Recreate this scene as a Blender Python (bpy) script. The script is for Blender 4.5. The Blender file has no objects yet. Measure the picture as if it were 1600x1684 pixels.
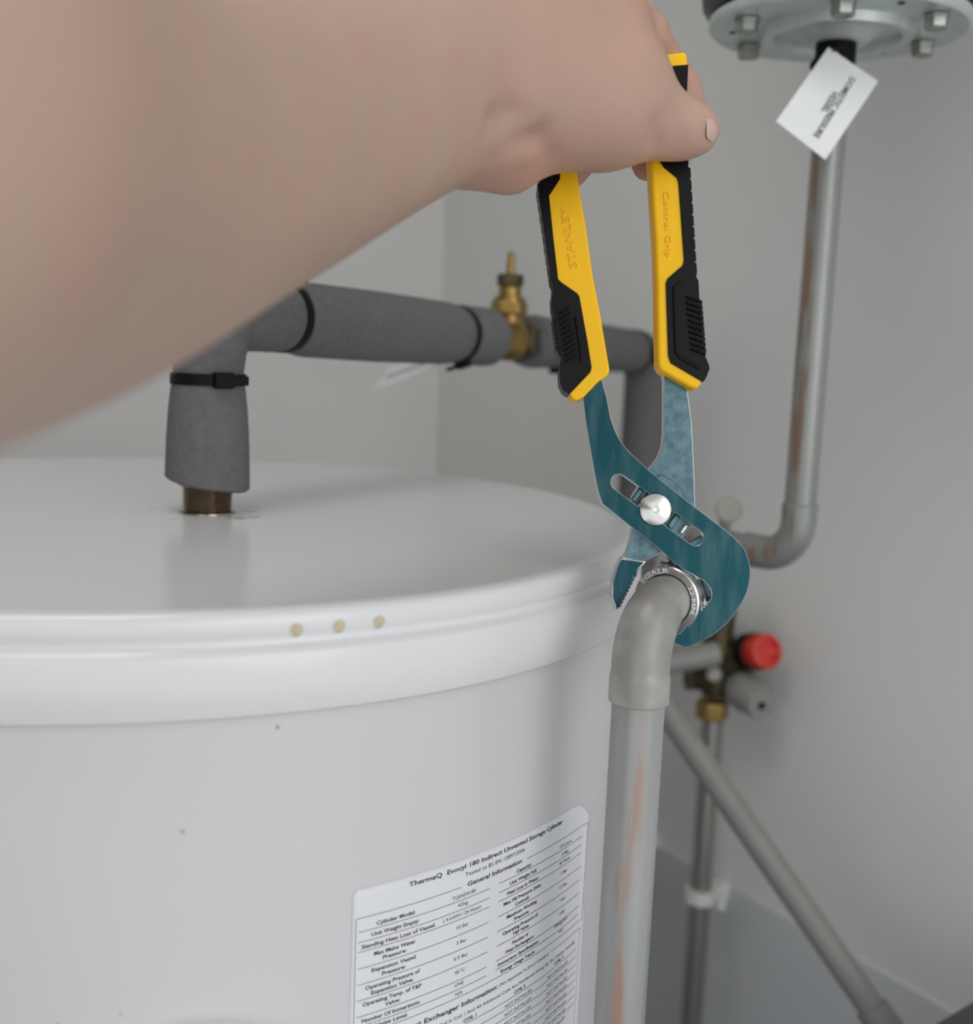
import bpy, bmesh, math, random
import numpy as np
from mathutils import Vector, Matrix
from mathutils.geometry import tessellate_polygon

random.seed(4)
scene = bpy.context.scene
COL = scene.collection

# ------------------------------------------------------------------ camera
FPX, PITCH, ROLL = 1922.37, .139016, .0407551          # image taken as 1600 x 1684
TOP = 1.30                                             # height of the tank top above the floor
CZ = TOP + .0958818
TCX, TCY, TR = -.189972, .659309, .2725                # tank axis and radius
Fv = np.array([0, math.cos(PITCH), -math.sin(PITCH)])
_u = np.array([0, math.sin(PITCH), math.cos(PITCH)]); _r = np.array([1., 0, 0])
RT = _r * math.cos(ROLL) + _u * math.sin(ROLL)
UP = _u * math.cos(ROLL) - _r * math.sin(ROLL)
EYE = np.array([0, 0, CZ])
cam_d = bpy.data.cameras.new('camera'); cam = bpy.data.objects.new('camera', cam_d); COL.objects.link(cam)
cam_d.sensor_fit = 'HORIZONTAL'; cam_d.sensor_width = 36; cam_d.lens = FPX / 1600 * 36
cam_d.clip_start = .01
cam.matrix_world = Matrix(((RT[0], UP[0], -Fv[0], 0), (RT[1], UP[1], -Fv[1], 0), (RT[2], UP[2], -Fv[2], CZ), (0, 0, 0, 1)))
cam_d.dof.use_dof = True; cam_d.dof.focus_distance = .52; cam_d.dof.aperture_fstop = 7.0
scene.camera = cam

# ------------------------------------------------------------------ world, lights, exposure
w = bpy.data.worlds.new('world'); scene.world = w; w.use_nodes = True
bg = w.node_tree.nodes['Background']; bg.inputs[0].default_value = (.97, .985, 1.0, 1); bg.inputs[1].default_value = 1.0
def area(name, loc, target, sx, sy, power, col):
    l = bpy.data.lights.new(name, 'AREA'); l.shape = 'RECTANGLE'; l.size = sx; l.size_y = sy; l.energy = power; l.color = col
    o = bpy.data.objects.new(name, l); COL.objects.link(o); o.location = loc
    o.rotation_euler = (Vector(target) - Vector(loc)).to_track_quat('-Z', 'Z').to_euler()
    return o
area('doorway_daylight', (1.45, -1.25, 1.80), (0, .7, 1.25), 1.5, 1.8, 13, (1, .98, .95))
area('added_overhead_fill', (-.25, .35, 2.24), (-.1, .6, 1.2), .5, .5, 2.6, (1, .97, .93))  # no known fitting; added to brighten the right wall and tank top
vs = scene.view_settings
vs.view_transform = 'Standard'; vs.look = 'None'; vs.exposure = .12; vs.gamma = 1; vs.use_curve_mapping = False

# ------------------------------------------------------------------ helpers
def ray(x, y): return Fv + RT * (x - 800) / FPX + UP * (842 - y) / FPX
def P(x, y, d): return EYE + ray(x, y) * d
def on_plane(x, y, z):
    r = ray(x, y); return EYE + r * ((z - CZ) / r[2])
LOC = {}
def prop(o, label=None, cat=None, group=None, kind=None):
    if label: o['label'] = label
    if cat: o['category'] = cat
    if group: o['group'] = group
    if kind: o['kind'] = kind
    return o
def thing(name, loc, label, cat, group=None):
    o = bpy.data.objects.new(name, None); COL.objects.link(o); o.location = loc; o.empty_display_size = .02
    LOC[o] = np.array(loc, float); prop(o, label, cat, group); return o
def obj(name, verts, faces, mat, parent=None, smooth=True, loc=None, angle=35):
    L = LOC[parent] if parent is not None else (np.array(loc, float) if loc is not None else np.zeros(3))
    V = np.asarray(verts, float) - L
    me = bpy.data.meshes.new(name); me.from_pydata([tuple(v) for v in V], [], [tuple(int(i) for i in f) for f in faces])
    me.validate()
    bm = bmesh.new(); bm.from_mesh(me); bmesh.ops.recalc_face_normals(bm, faces=bm.faces[:]); bm.to_mesh(me); bm.free()
    o = bpy.data.objects.new(name, me); COL.objects.link(o)
    if parent is not None: o.parent = parent
    else: o.location = L
    LOC[o] = L
    if mat: me.materials.append(mat)
    if smooth:
        me.shade_smooth()
        me.set_sharp_from_angle(angle=math.radians(angle))
    return o
def bevel(o, width, seg=2, ang=40):
    m = o.modifiers.new('bevel', 'BEVEL'); m.width = width; m.segments = seg; m.limit_method = 'ANGLE'; m.angle_limit = math.radians(ang)
    m.harden_normals = False
    return o
def merge(*parts):
    V, Fc, n = [], [], 0
    for v, f in parts:
        V += [tuple(q) for q in v]; Fc += [tuple(i + n for i in t) for t in f]; n += len(v)
    return V, Fc
def unit(v): v = np.asarray(v, float); return v / np.linalg.norm(v)
def basis(axis, hint=(0, 0, 1)):
    a = unit(axis); h = np.asarray(hint, float)
    if abs(a @ unit(h)) > .98: h = np.array([1., 0, 0])
    x = unit(np.cross(h, a)); y = np.cross(a, x); return x, y, a
def lathe(profile, origin, axis=(0, 0, 1), seg=48, close=True, sides=None, xy=None, rot=None):
    x, y, a = basis(axis) if xy is None else (xy[0], xy[1], unit(axis)); origin = np.asarray(origin, float); V, Fc = [], []
    n = sides or seg
    for r, h in profile:
        for k in range(n):
            t = 2 * math.pi * (k + .5) / n if rot is None else 2 * math.pi * k / n + rot
            V.append(origin + a * h + (x * math.cos(t) + y * math.sin(t)) * r)
    for i in range(len(profile) - 1):
        for k in range(n):
            k2 = (k + 1) % n; Fc.append((i * n + k, i * n + k2, (i + 1) * n + k2, (i + 1) * n + k))
    if close:
        Fc.append(tuple(range(n))[::-1]); Fc.append(tuple((len(profile) - 1) * n + k for k in range(n)))
    return V, Fc
def tube(pts, rad, seg=24, cap=True):
    pts = [np.asarray(p, float) for p in pts]; n = len(pts)
    rad = [rad] * n if not hasattr(rad, '__len__') else rad
    T = [unit(pts[min(i + 1, n - 1)] - pts[max(i - 1, 0)]) for i in range(n)]
    x, y, _ = basis(T[0]); V, Fc = [], []
    for i in range(n):
        x = unit(x - T[i] * (x @ T[i])); y = np.cross(T[i], x)
        for k in range(seg):
            t = 2 * math.pi * k / seg; V.append(pts[i] + (x * math.cos(t) + y * math.sin(t)) * rad[i])
    for i in range(n - 1):
        for k in range(seg):
            k2 = (k + 1) % seg; Fc.append((i * seg + k, i * seg + k2, (i + 1) * seg + k2, (i + 1) * seg + k))
    if cap: Fc.append(tuple(range(seg))[::-1]); Fc.append(tuple((n - 1) * seg + k for k in range(seg)))
    return V, Fc
def bend(p, d0, d1, R, n=10):
    """quarter-ish bend: starts at p heading d0, ends heading d1"""
    d0, d1 = unit(d0), unit(d1); ang = math.acos(max(-1, min(1, d0 @ d1))); c = unit(d1 - d0 * (d0 @ d1)); C = p + c * R
    return [C + (-c * math.cos(t) + d0 * math.sin(t)) * R for t in np.linspace(0, ang, n)]
def box(c, ax, ay, az, hx, hy, hz):
    c = np.asarray(c, float); ax, ay, az = map(lambda v: np.asarray(v, float), (ax, ay, az))
    V = [c + ax * hx * i + ay * hy * j + az * hz * k for i in (-1, 1) for j in (-1, 1) for k in (-1, 1)]
    return V, [(0, 1, 3, 2), (4, 6, 7, 5), (0, 4, 5, 1), (2, 3, 7, 6), (0, 2, 6, 4), (1, 5, 7, 3)]
def extrude(loops, to_world, h0, h1):
    """loops: outer outline then holes in a 2-D frame; to_world(x, y, h)"""
    tri = tessellate_polygon([[Vector((x, y, 0)) for x, y in L] for L in loops])
    flat = [q for L in loops for q in L]; n = len(flat)
    V = [to_world(x, y, h0) for x, y in flat] + [to_world(x, y, h1) for x, y in flat]
    Fc = [tuple(t) for t in tri] + [tuple(i + n for i in reversed(t)) for t in tri]
    s = 0
    for L in loops:
        m = len(L)
        for i in range(m):
            j = (i + 1) % m; Fc.append((s + i, s + j, s + j + n, s + i + n))
        s += m
    return V, Fc
def dissolve(o):
    """melt the flat triangles of the caps so that bevels stay clean"""
    bm = bmesh.new(); bm.from_mesh(o.data)
    bmesh.ops.dissolve_limit(bm, angle_limit=.002, verts=[], edges=bm.edges[:]); bmesh.ops.recalc_face_normals(bm, faces=bm.faces[:])
    bm.to_mesh(o.data); bm.free(); return o
def curve2d(pts, n=6, closed=True):
    """Catmull-Rom through 2-D points"""
    p = np.array(pts, float); m = len(p); out = []
    rng = range(m) if closed else range(m - 1)
    for i in rng:
        a, b, c, d = (p[(i - 1) % m] if closed or i > 0 else p[0]), p[i], p[(i + 1) % m], (p[(i + 2) % m] if closed or i + 2 < m else p[-1])
        for t in np.linspace(0, 1, n, endpoint=False):
            out.append(tuple(.5 * (2 * b + (c - a) * t + (2 * a - 5 * b + 4 * c - d) * t * t + (3 * b - a - 3 * c + d) * t ** 3)))
    if not closed: out.append(tuple(p[-1]))
    return out

# ------------------------------------------------------------------ materials
def mat(name, col, rough=.5, metal=0., var=.06, vscale=30., bump=0., bscale=200., col2=None, mask=None, coat=0., sss=0., spec=.5, stretch=(1, 1, 1), rvar=0.):
    m = bpy.data.materials.new(name); m.use_nodes = True; nt = m.node_tree; b = nt.nodes['Principled BSDF']
    N, Lk = nt.nodes.new, nt.links.new
    tc = N('ShaderNodeTexCoord'); mp = N('ShaderNodeMapping'); mp.inputs['Scale'].default_value = stretch; Lk(tc.outputs['Object'], mp.inputs[0])
    nz = N('ShaderNodeTexNoise'); nz.inputs['Scale'].default_value = vscale; nz.inputs['Detail'].default_value = 4; Lk(mp.outputs[0], nz.inputs[0])
    rp = N('ShaderNodeMix'); rp.data_type = 'RGBA'
    c2 = col2 or tuple(c * (1 - 2.2 * var) for c in col); c1 = tuple(min(1, c * (1 + var)) for c in col) if not col2 else col
    rp.inputs[6].default_value = (*c1, 1); rp.inputs[7].default_value = (*c2, 1)
    if mask:
        cr = N('ShaderNodeMapRange'); cr.inputs[1].default_value = mask[0]; cr.inputs[2].default_value = mask[1]; Lk(nz.outputs[0], cr.inputs[0]); Lk(cr.outputs[0], rp.inputs[0])
    else: Lk(nz.outputs[0], rp.inputs[0])
    Lk(rp.outputs[2], b.inputs['Base Color'])
    b.inputs['Roughness'].default_value = rough; b.inputs['Metallic'].default_value = metal
    b.inputs['Coat Weight'].default_value = coat; b.inputs['Specular IOR Level'].default_value = spec
    if sss: b.inputs['Subsurface Weight'].default_value = sss; b.inputs['Subsurface Radius'].default_value = (.006, .003, .0015); b.inputs['Subsurface Scale'].default_value = 1
    if rvar:
        r = N('ShaderNodeMapRange'); r.inputs[3].default_value = max(.02, rough - rvar); r.inputs[4].default_value = rough + rvar; Lk(nz.outputs[0], r.inputs[0]); Lk(r.outputs[0], b.inputs['Roughness'])
    if bump:
        n2 = N('ShaderNodeTexNoise'); n2.inputs['Scale'].default_value = bscale; n2.inputs['Detail'].default_value = 5; Lk(mp.outputs[0], n2.inputs[0])
        bp = N('ShaderNodeBump'); bp.inputs['Strength'].default_value = bump; bp.inputs['Distance'].default_value = .001; Lk(n2.outputs[0], bp.inputs['Height']); Lk(bp.outputs[0], b.inputs['Normal'])
    return m
def add_layer(m, fac_builder, col, rough=None):
    """mix a second colour over a material's base colour by a mask built with fac_builder(nt) -> socket"""
    nt = m.node_tree; b = nt.nodes['Principled BSDF']; src = b.inputs['Base Color'].links[0].from_socket
    fac = fac_builder(nt); mx = nt.nodes.new('ShaderNodeMix'); mx.data_type = 'RGBA'
    nt.links.new(fac, mx.inputs[0]); nt.links.new(src, mx.inputs[6]); mx.inputs[7].default_value = (*col, 1); nt.links.new(mx.outputs[2], b.inputs['Base Color'])
def math_node(nt, op, a, b=None):
    n = nt.nodes.new('ShaderNodeMath'); n.operation = op
    for i, v in enumerate((a, b)):
        if v is None: continue
        if isinstance(v, (int, float)): n.inputs[i].default_value = v
        else: nt.links.new(v, n.inputs[i])
    return n.outputs[0]
def maprange(nt, s, a, b, c=0., d=1.):
    n = nt.nodes.new('ShaderNodeMapRange'); nt.links.new(s, n.inputs[0])
    for i, v in zip((1, 2, 3, 4), (a, b, c, d)): n.inputs[i].default_value = v
    return n.outputs[0]
def specks(scale, size, density):
    """sparse dark dirt specks"""
    def f(nt):
        tc = nt.nodes.new('ShaderNodeTexCoord'); v = nt.nodes.new('ShaderNodeTexVoronoi'); v.inputs['Scale'].default_value = scale
        nt.links.new(tc.outputs['Object'], v.inputs[0])
        n = nt.nodes.new('ShaderNodeTexNoise'); n.inputs['Scale'].default_value = 9; nt.links.new(tc.outputs['Object'], n.inputs[0])
        a = maprange(nt, v.outputs['Distance'], size, size * .4); sx = nt.nodes.new('ShaderNodeSeparateColor'); nt.links.new(v.outputs['Color'], sx.inputs[0])
        b = maprange(nt, sx.outputs[0], density, density + .02, 1, 0); c = maprange(nt, n.outputs[0], .48, .6)
        return math_node(nt, 'MULTIPLY', math_node(nt, 'MULTIPLY', a, b), c)
    return f

M = {}
M['wall'] = mat('wall_paint', (.80, .81, .795), .6, var=.03, vscale=5, bump=.05, bscale=300)
M['wall2'] = mat('wall_paint_back', (.78, .775, .765), .6, var=.03, vscale=5, bump=.05, bscale=300)
M['wall3'] = mat('unseen_wall_dark', (.38, .38, .37), .7, var=.03, vscale=5)  # darkened so the unseen left wall bounces less light
M['box'] = mat('low_panel_tone', (.66, .69, .72), .5, var=.03, vscale=6, bump=.04, bscale=300)  # tone of the low panel, bluer than the wall above
M['floor'] = mat('floor_concrete', (.25, .245, .24), .7, var=.1, vscale=10, bump=.2, bscale=60)
M['ceil'] = mat('ceiling_paint', (.8, .8, .79), .8, var=.02, vscale=4)
M['tank'] = mat('tank_enamel', (.615, .612, .632), .22, var=.012, vscale=4)
add_layer(M['tank'], specks(95, .13, .10), (.25, .24, .23))
M['lid'] = mat('lid_plastic', (.735, .745, .765), .2, var=.01, vscale=4)
M['hole'] = mat('hole_foam', (.62, .55, .36), .8, var=.15, vscale=400, bump=.3, bscale=800)
M['holerim'] = mat('hole_rim', (.68, .67, .64), .5, var=.05, vscale=200)
M['paper'] = mat('label_paper', (.74, .755, .79), .38, var=.01, vscale=20)
M['ink'] = mat('label_ink', (.03, .03, .035), .5, var=.1, vscale=300)
M['card'] = mat('tag_card', (.80, .82, .84), .5, var=.02, vscale=40)
M['foam'] = mat('foam_lagging', (.165, .165, .168), .95, var=.13, vscale=260, bump=.5, bscale=900, spec=.2)
M['black'] = mat('black_nylon', (.006, .006, .006), .5, var=.1, vscale=100, spec=.15)
M['rubber'] = mat('black_rubber', (.005, .005, .006), .38, var=.1, vscale=300, bump=.05, bscale=900, spec=.16)
M['yellow'] = mat('yellow_grip', (.98, .56, .008), .42, var=.03, vscale=60, spec=.25)
M['brass'] = mat('aged_brass', (.36, .235, .075), .34, .9, var=.2, vscale=120, bump=.15, bscale=500, rvar=.1)
M['brassdark'] = mat('tarnished_brass', (.10, .085, .045), .45, .8, var=.25, vscale=120, bump=.15, bscale=500)
M['thread'] = mat('nickel_copper_thread', (.40, .345, .28), .26, 1., var=.15, vscale=300)
M['copper'] = mat('dulled_copper', (.46, .45, .43), .26, .95, var=.12, vscale=40, stretch=(1, 1, .2))
M['steel'] = mat('plier_steel', (.009, .056, .070), .30, .85, col2=(.060, .115, .132), mask=(.45, .95), vscale=110, bump=.05, bscale=900, stretch=(1.7, 1.7, .28), rvar=.12)  # dark teal reflection of the surroundings put into the base colour
M['steel2'] = mat('plier_steel_light', (.11, .19, .22), .34, .85, var=.3, vscale=260, bump=.08, bscale=600, rvar=.12)  # paler mix of the same painted-in teal reflection
M['edge'] = mat('bright_steel_edge', (.78, .80, .80), .25, 1., var=.08, vscale=200)
M['bolt'] = mat('turned_steel', (.74, .73, .72), .2, 1., var=.1, vscale=150, rvar=.08)
M['nut'] = mat('chromed_nut', (.66, .66, .66), .26, .95, var=.08, vscale=200, bump=.1, bscale=500)
M['stamp'] = mat('raised_bright_letters', (.88, .88, .87), .45, .3, var=.05, vscale=300)
M['zinc'] = mat('zinc_plate', (.60, .66, .64), .36, .35, var=.1, vscale=40, bump=.1, bscale=300)
M['zincbolt'] = mat('zinc_bolt', (.38, .40, .37), .35, .8, var=.12, vscale=150)
M['vessel'] = mat('black_vessel_paint', (.018, .018, .020), .4, var=.1, vscale=30)
M['red'] = mat('red_cap', (.62, .028, .016), .4, var=.06, vscale=80)
M['greyplastic'] = mat('grey_plastic', (.27, .27, .26), .45, var=.04, vscale=50)
M['beige'] = mat('putty_plastic', (.36, .36, .32), .5, var=.04, vscale=50)
M['darkplastic'] = mat('dark_grey_board', (.06, .06, .062), .5, var=.08, vscale=30)
M['clip'] = mat('white_clip', (.78, .80, .77), .45, var=.03, vscale=60)
M['dgrey'] = mat('grey_waste_pipe', (.255, .25, .24), .5, var=.07, vscale=50)
def wear(streak_dir, lo=.54, hi=.60):
    """copper showing through the grey paint, in streaks on one flank of the pipe"""
    def f(nt):
        tc = nt.nodes.new('ShaderNodeTexCoord'); mp = nt.nodes.new('ShaderNodeMapping'); mp.inputs['Scale'].default_value = (170, 170, 16)
        nt.links.new(tc.outputs['Object'], mp.inputs[0]); n = nt.nodes.new('ShaderNodeTexNoise'); n.inputs['Scale'].default_value = 1; n.inputs['Detail'].default_value = 5
        nt.links.new(mp.outputs[0], n.inputs[0]); a = maprange(nt, n.outputs[0], lo, hi)
        ge = nt.nodes.new('ShaderNodeNewGeometry'); dp = nt.nodes.new('ShaderNodeVectorMath'); dp.operation = 'DOT_PRODUCT'
        nt.links.new(ge.outputs['True Normal'], dp.inputs[0]); dp.inputs[1].default_value = streak_dir
        b = maprange(nt, dp.outputs['Value'], .80, .99)
        return math_node(nt, 'MULTIPLY', a, b)
    return f
M['pipe'] = mat('grey_painted_pipe', (.36, .37, .37), .30, .15, var=.10, vscale=45, bump=.06, bscale=160, stretch=(1, 1, .25), rvar=.08)
add_layer(M['pipe'], wear(tuple(unit((-.22, -.97, 0))), .46, .64), (.38, .25, .195))
M['elbow'] = mat('grey_painted_elbow', (.42, .42, .40), .36, .12, col2=(.30, .29, .27), mask=(.42, .62), vscale=42, bump=.10, bscale=130, rvar=.08)
M['vpipe'] = mat('painted_feed_pipe', (.29, .305, .29), .33, .3, var=.10, vscale=40, bump=.06, bscale=160, stretch=(1, 1, .25))
add_layer(M['vpipe'], wear(tuple(unit((-.75, -.66, 0))), .50, .58), (.25, .16, .11))

# ------------------------------------------------------------------ the room
WA = math.radians(33)
wn = np.array([math.cos(WA), math.sin(WA), 0]); wd = np.array([-math.sin(WA), math.cos(WA), 0]); Z = np.array([0, 0, 1.])
WP = P(1060, 600, 1.30); WP[2] = 0
def wall_hit(x, y):
    r = ray(x, y); return EYE + r * (((WP - EYE) @ wn) / (r @ wn))
cw = wall_hit(722, 600); cw[2] = 0                      # the corner of the two walls
H = 2.3
def slab(name, c, ax, ay, az, hx, hy, hz, m, kind='structure', parent=None):
    v, f = box(c, ax, ay, az, hx, hy, hz); o = obj(name, v, f, m, parent, smooth=False, loc=None if parent else c)
    if kind: o['kind'] = kind
    return o
slab('wall_right', cw - wd * 1.4 + wn * .05 + Z * H / 2, wn, wd, Z, .05, 1.4, H / 2, M['wall'])
slab('wall_back', cw - wn * .8 + wd * .05 + Z * H / 2, wn, wd, Z, .9, .05, H / 2, M['wall2'])
slab('wall_left_unseen', cw - wn * 1.65 - wd * .75 + Z * H / 2, wn, wd, Z, .05, .75, H / 2, M['wall3'])  # out of view; added to block ambient light from the left
slab('floor', cw - wn * 1.1 - wd * 1.4 - Z * .05, wn, wd, Z, 1.6, 1.55, .05, M['floor'])
slab('ceiling_unseen', cw - wn * 1.1 - wd * 1.0 + Z * (H + .05), wn, wd, Z, 1.6, 1.05, .05, M['ceil'])  # out of view; added to keep light from above off the tank
# thin low panel on the right wall, bluer and slightly darker
zt = (wall_hit(1180, 1455)[2] + wall_hit(1560, 1640)[2]) / 2
c = cw - wd * 1.0 - wn * .002 + Z * zt / 2
bevel(slab('trim_1', c, wn, wd, Z, .002, .98, zt / 2, M['box']), .001)

# ------------------------------------------------------------------ the hot-water cylinder
TC = np.array([TCX, TCY, 0.])
tank = thing('hot_water_cylinder', (TCX, TCY, 0), 'large white hot-water storage cylinder with a printed data label and rimmed lid', 'water cylinder')
obj('body', *lathe([(.262, 0), (.2718, .012), (.2718, TOP - .036)], TC, seg=160), M['tank'], tank)
lid_profile = [(.255, -.0385), (.2766, -.0385), (.2774, -.0375), (.2774, -.0165), (.2770, -.0152), (.2745, -.0138), (.2735, -.0125), (.2735, -.0105), (.2744, -.0095),
               (.2744, -.0045), (.2738, -.0025), (.2722, -.0008), (.2700, -.0001), (.2660, 0), (.12, 0)]
lid = obj('lid', *lathe(lid_profile, TC + Z * TOP, seg=200), M['lid'], tank, angle=60)
PB = on_plane(341, 842, TOP); PB[2] = TOP                # where the pipe leaves the lid
def stain(nt):
    tc = nt.nodes.new('ShaderNodeTexCoord'); sb = nt.nodes.new('ShaderNodeVectorMath'); sb.operation = 'SUBTRACT'
    nt.links.new(tc.outputs['Object'], sb.inputs[0]); sb.inputs[1].default_value = tuple(PB - LOC[tank])
    ln = nt.nodes.new('ShaderNodeVectorMath'); ln.operation = 'LENGTH'; nt.links.new(sb.outputs[0], ln.inputs[0]); d = ln.outputs['Value']
    a = math_node(nt, 'MULTIPLY', maprange(nt, d, .018, .024), maprange(nt, d, .036, .030))
    n = nt.nodes.new('ShaderNodeTexNoise'); n.inputs['Scale'].default_value = 48; n.inputs['Detail'].default_value = 3; nt.links.new(tc.outputs['Object'], n.inputs[0])
    return math_node(nt, 'MULTIPLY', a, maprange(nt, n.outputs[0],   .50, .60, 0, .8))
add_layer(M['lid'], stain, (.16, .15, .12))
add_layer(M['lid'], specks(70, .10, .06), (.3, .3, .29))
def tank_pt(u, v, r):                                     # u: arc mm from the front, v: mm below the top
    a = u / 272.8; return np.array([TCX + r * math.sin(a), TCY - r * math.cos(a), TOP - v / 1000])
for u, v in ((126.6, 8.0), (142.9, 7.9), (159.1, 7.8)):
    o = tank_pt(u, v, .2738); n = unit(tank_pt(u, v, 1) - tank_pt(u, v, .5))
    h = obj('fixing_hole', *lathe([(.0027, 0), (.0027, .0007), (.0025, .0009), (.0022, .0005), (.0022, 0)], o, n, 20, close=False), M['holerim'], tank)
    hf = obj('foam_plug', *lathe([(.0021, 0), (.0021, .0006), (.0012, .0008)], o, n, 20), M['hole'], h)
# round immersion cover low on the front, only its upper rim in view
cu, cvv = 92., 211.
o = tank_pt(cu, cvv, .266); n = unit(tank_pt(cu, cvv, 1) - tank_pt(cu, cvv, .5))
obj('immersion_cover', *lathe([(.055, -.006), (.055, .013), (.0535, .0160), (.050, .0172), (.030, .0175), (.028, .0160), (.004, .0160)], o, n, 64), M['lid'], tank)

# ---- data label: a thin wrapped sheet with its printed table
LR = .27205
def lab(u, v, lift=0.):
    vv = v + (max(0., u - 228) / 72) ** 2 * 2.0
    lf = lift + max(0., (u - 298) / 8) ** 2 * .0012
    return tank_pt(u, vv, LR + lf)
us = np.linspace(152.3, 306.0, 60); vsx = np.linspace(114.4, 262, 40)
V, Fc = [], []
for j, v in enumerate(vsx):
    for i, u in enumerate(us):
        uu, vv2 = u, v
        if j == 0 and i == 0: uu, vv2 = u + 1.0, v + .5
        if j == 0 and i >= 55: vv2 = v + (i - 54) ** 1.5 * .9
        if 0 < j < 3 and i >= 55: vv2 = max(v, 114.4 + (i - 54) ** 1.5 * .9 + j * .4)
        V.append(lab(uu, vv2))
for j in range(len(vsx) - 1):
    for i in range(len(us) - 1):
        k = j * len(us) + i; Fc.append((k, k + 1, k + 1 + len(us), k + len(us)))
label = obj('data_label', V, Fc, M['paper'], tank); label['label'] = 'white printed data label'
sm = label.modifiers.new('thickness', 'SOLIDIFY'); sm.thickness = .0002; sm.offset = -1

def text_geo(s, bold=0):
    cu = bpy.data.curves.new('t', 'FONT'); cu.body = s; cu.size = 1; cu.resolution_u = 2
    if bold: cu.offset = .022 if bold is True else bold
    o = bpy.data.objects.new('t', cu); COL.objects.link(o); dg = bpy.context.evaluated_depsgraph_get()
    me = o.evaluated_get(dg).to_mesh(); v = np.array([tuple(q.co) for q in me.vertices]); f = [tuple(p.vertices) for p in me.polygons]
    o.evaluated_get(dg).to_mesh_clear(); bpy.data.objects.remove(o); bpy.data.curves.remove(cu); return v, f
PV, PF = [], []
def put(v, f):
    n = len(PV); PV.extend(v); PF.extend(tuple(i + n for i in t) for t in f)
def txt(s, u0, u1, v, h=1.75, bold=False):
    g, f = text_geo(s, bold); x0, x1 = g[:, 0].min(), g[:, 0].max()
    k = h / .69; put([lab(u0 + (q[0] - x0) / (x1 - x0) * (u1 - u0), v - q[1] * k, .00012) for q in g], f)
def rule(u0, u1, v0, v1=None, w=.11):
    v1 = v0 if v1 is None else v1; n = max(2, int(abs(u1 - u0) / 2) + 2); vv = []
    if abs(u1 - u0) < 2: off = (w, 0)
    else: off = (0, w)
    for t in np.linspace(0, 1, n):
        u, v = u0 + (u1 - u0) * t, v0 + (v1 - v0) * t
        vv += [lab(u - off[0], v - off[1], .00012), lab(u + off[0], v + off[1], .00012)]
    put(vv, [(2 * i, 2 * i + 1, 2 * i + 3, 2 * i + 2) for i in range(n - 1)])
txt('ThermaQ  Evocyl 180 Indirect Unvented Storage Cylinder', 177.8, 276.6, 119.0, 2.0, True)
txt('Tested to BS EN 12897:2006', 207.1, 245.1, 122.7, 1.7)
txt('General Information:', 208.6, 243.8, 127.4, 1.95, True)
rule(154.0, 205.0, 126.7); rule(246.9, 304.6, 126.9); rule(154.0, 154.2, 126.7, 176.0); rule(304.6, 303.6, 126.9, 176.0); rule(154.2, 303.6, 176.2)
for v in (132.5, 136.8, 140.9, 147.9, 154.7, 161.5, 168.4, 172.5): rule(155.3, 222.3, v); rule(228.2, 299.6, v - .25)
for s, a, b, v in (('Cylinder Model:', 163.1, 181.3, 131.3), ('Unit Weight Empty:', 161.0, 183.3, 135.5), ('Standing Heat Loss of Vessel:', 156.7, 191.7, 139.8),
                   ('Max Mains Water', 162.4, 182.0, 144.0), ('Pressure:', 166.5, 177.6, 146.6), ('Expansion Vessel', 161.5, 182.3, 150.8), ('Pressure:', 166.3, 177.4, 153.5),
                   ('Operating Pressure of', 158.9, 184.6, 157.7), ('Expansion Valve:', 161.6, 181.4, 160.4), ('Operating Temp. of T&P', 157.8, 185.7, 164.4), ('Valve:', 168.1, 175.2, 167.2),
                   ('Number Of Immersions:', 157.7, 185.2, 171.4), ('Noise Level:', 163.9, 179.1, 175.0),
                   ('Capacity:', 239.9, 251.0, 131.3), ('Unit Weight Full:', 235.5, 255.3, 135.5), ('Heat Loss in Watts:', 233.9, 257.0, 139.6), ('Max Fill Pressure (Inlet', 231.8, 259.4, 143.9),
                   ('Control):', 239.8, 250.3, 146.6), ('Maximum Working', 234.3, 256.6, 150.7), ('Pressure:', 239.7, 250.6, 153.4), ('Operating Pressure of', 232.0, 258.0, 157.6), ('T&P Valve:', 239.0, 251.2, 160.3),
                   ('Number of', 239.0, 251.0, 164.3), ('Heat Exchangers:', 234.6, 255.4, 167.1), ('Immersion Specification:', 229.8, 259.7, 171.2), ('Energy Usage Yearly:', 231.9, 257.3, 175.1)):
    txt(s, a, b, v, 1.6, True)
for s, a, b, v in (('TQIND0180', 200.4, 213.6, 131.3), ('42kg', 203.6, 209.3, 135.2), ('1.4 kWH / 24 Hours', 195.9, 217.4, 139.6), ('10 Bar', 203.4, 210.2, 145.0), ('3 Bar', 203.7, 209.4, 151.9),
                   ('6.0 Bar', 202.5, 210.5, 158.7), ('95\u00b0C', 203.4, 208.9, 165.2), ('ONE', 203.5, 208.6, 170.9), ('N/A', 204.1, 208.2, 175.2), ('175 Litres', 275.3, 286.9, 131.2), ('218kg', 277.1, 284.2, 135.4),
                   ('58 Watts', 275.3, 286.5, 139.4), ('3 Bar', 277.6, 283.9, 144.8), ('3.5 Bar', 276.6, 284.8, 151.6), ('7 Bar', 277.6, 283.6, 158.4), ('ONE', 278.0, 283.2, 165.0), ('IMM@230V', 274.0, 287.0, 169.9), ('N/A', 278.4, 282.8, 174.2)):
    txt(s, a, b, v, 1.55)
txt('Heat Exchanger Information:', 177.6, 230.1, 181.4, 2.1, True); txt('(Not Applicable To Direct Cylinders)', 231.4, 269.3, 181.2, 1.4)
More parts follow.
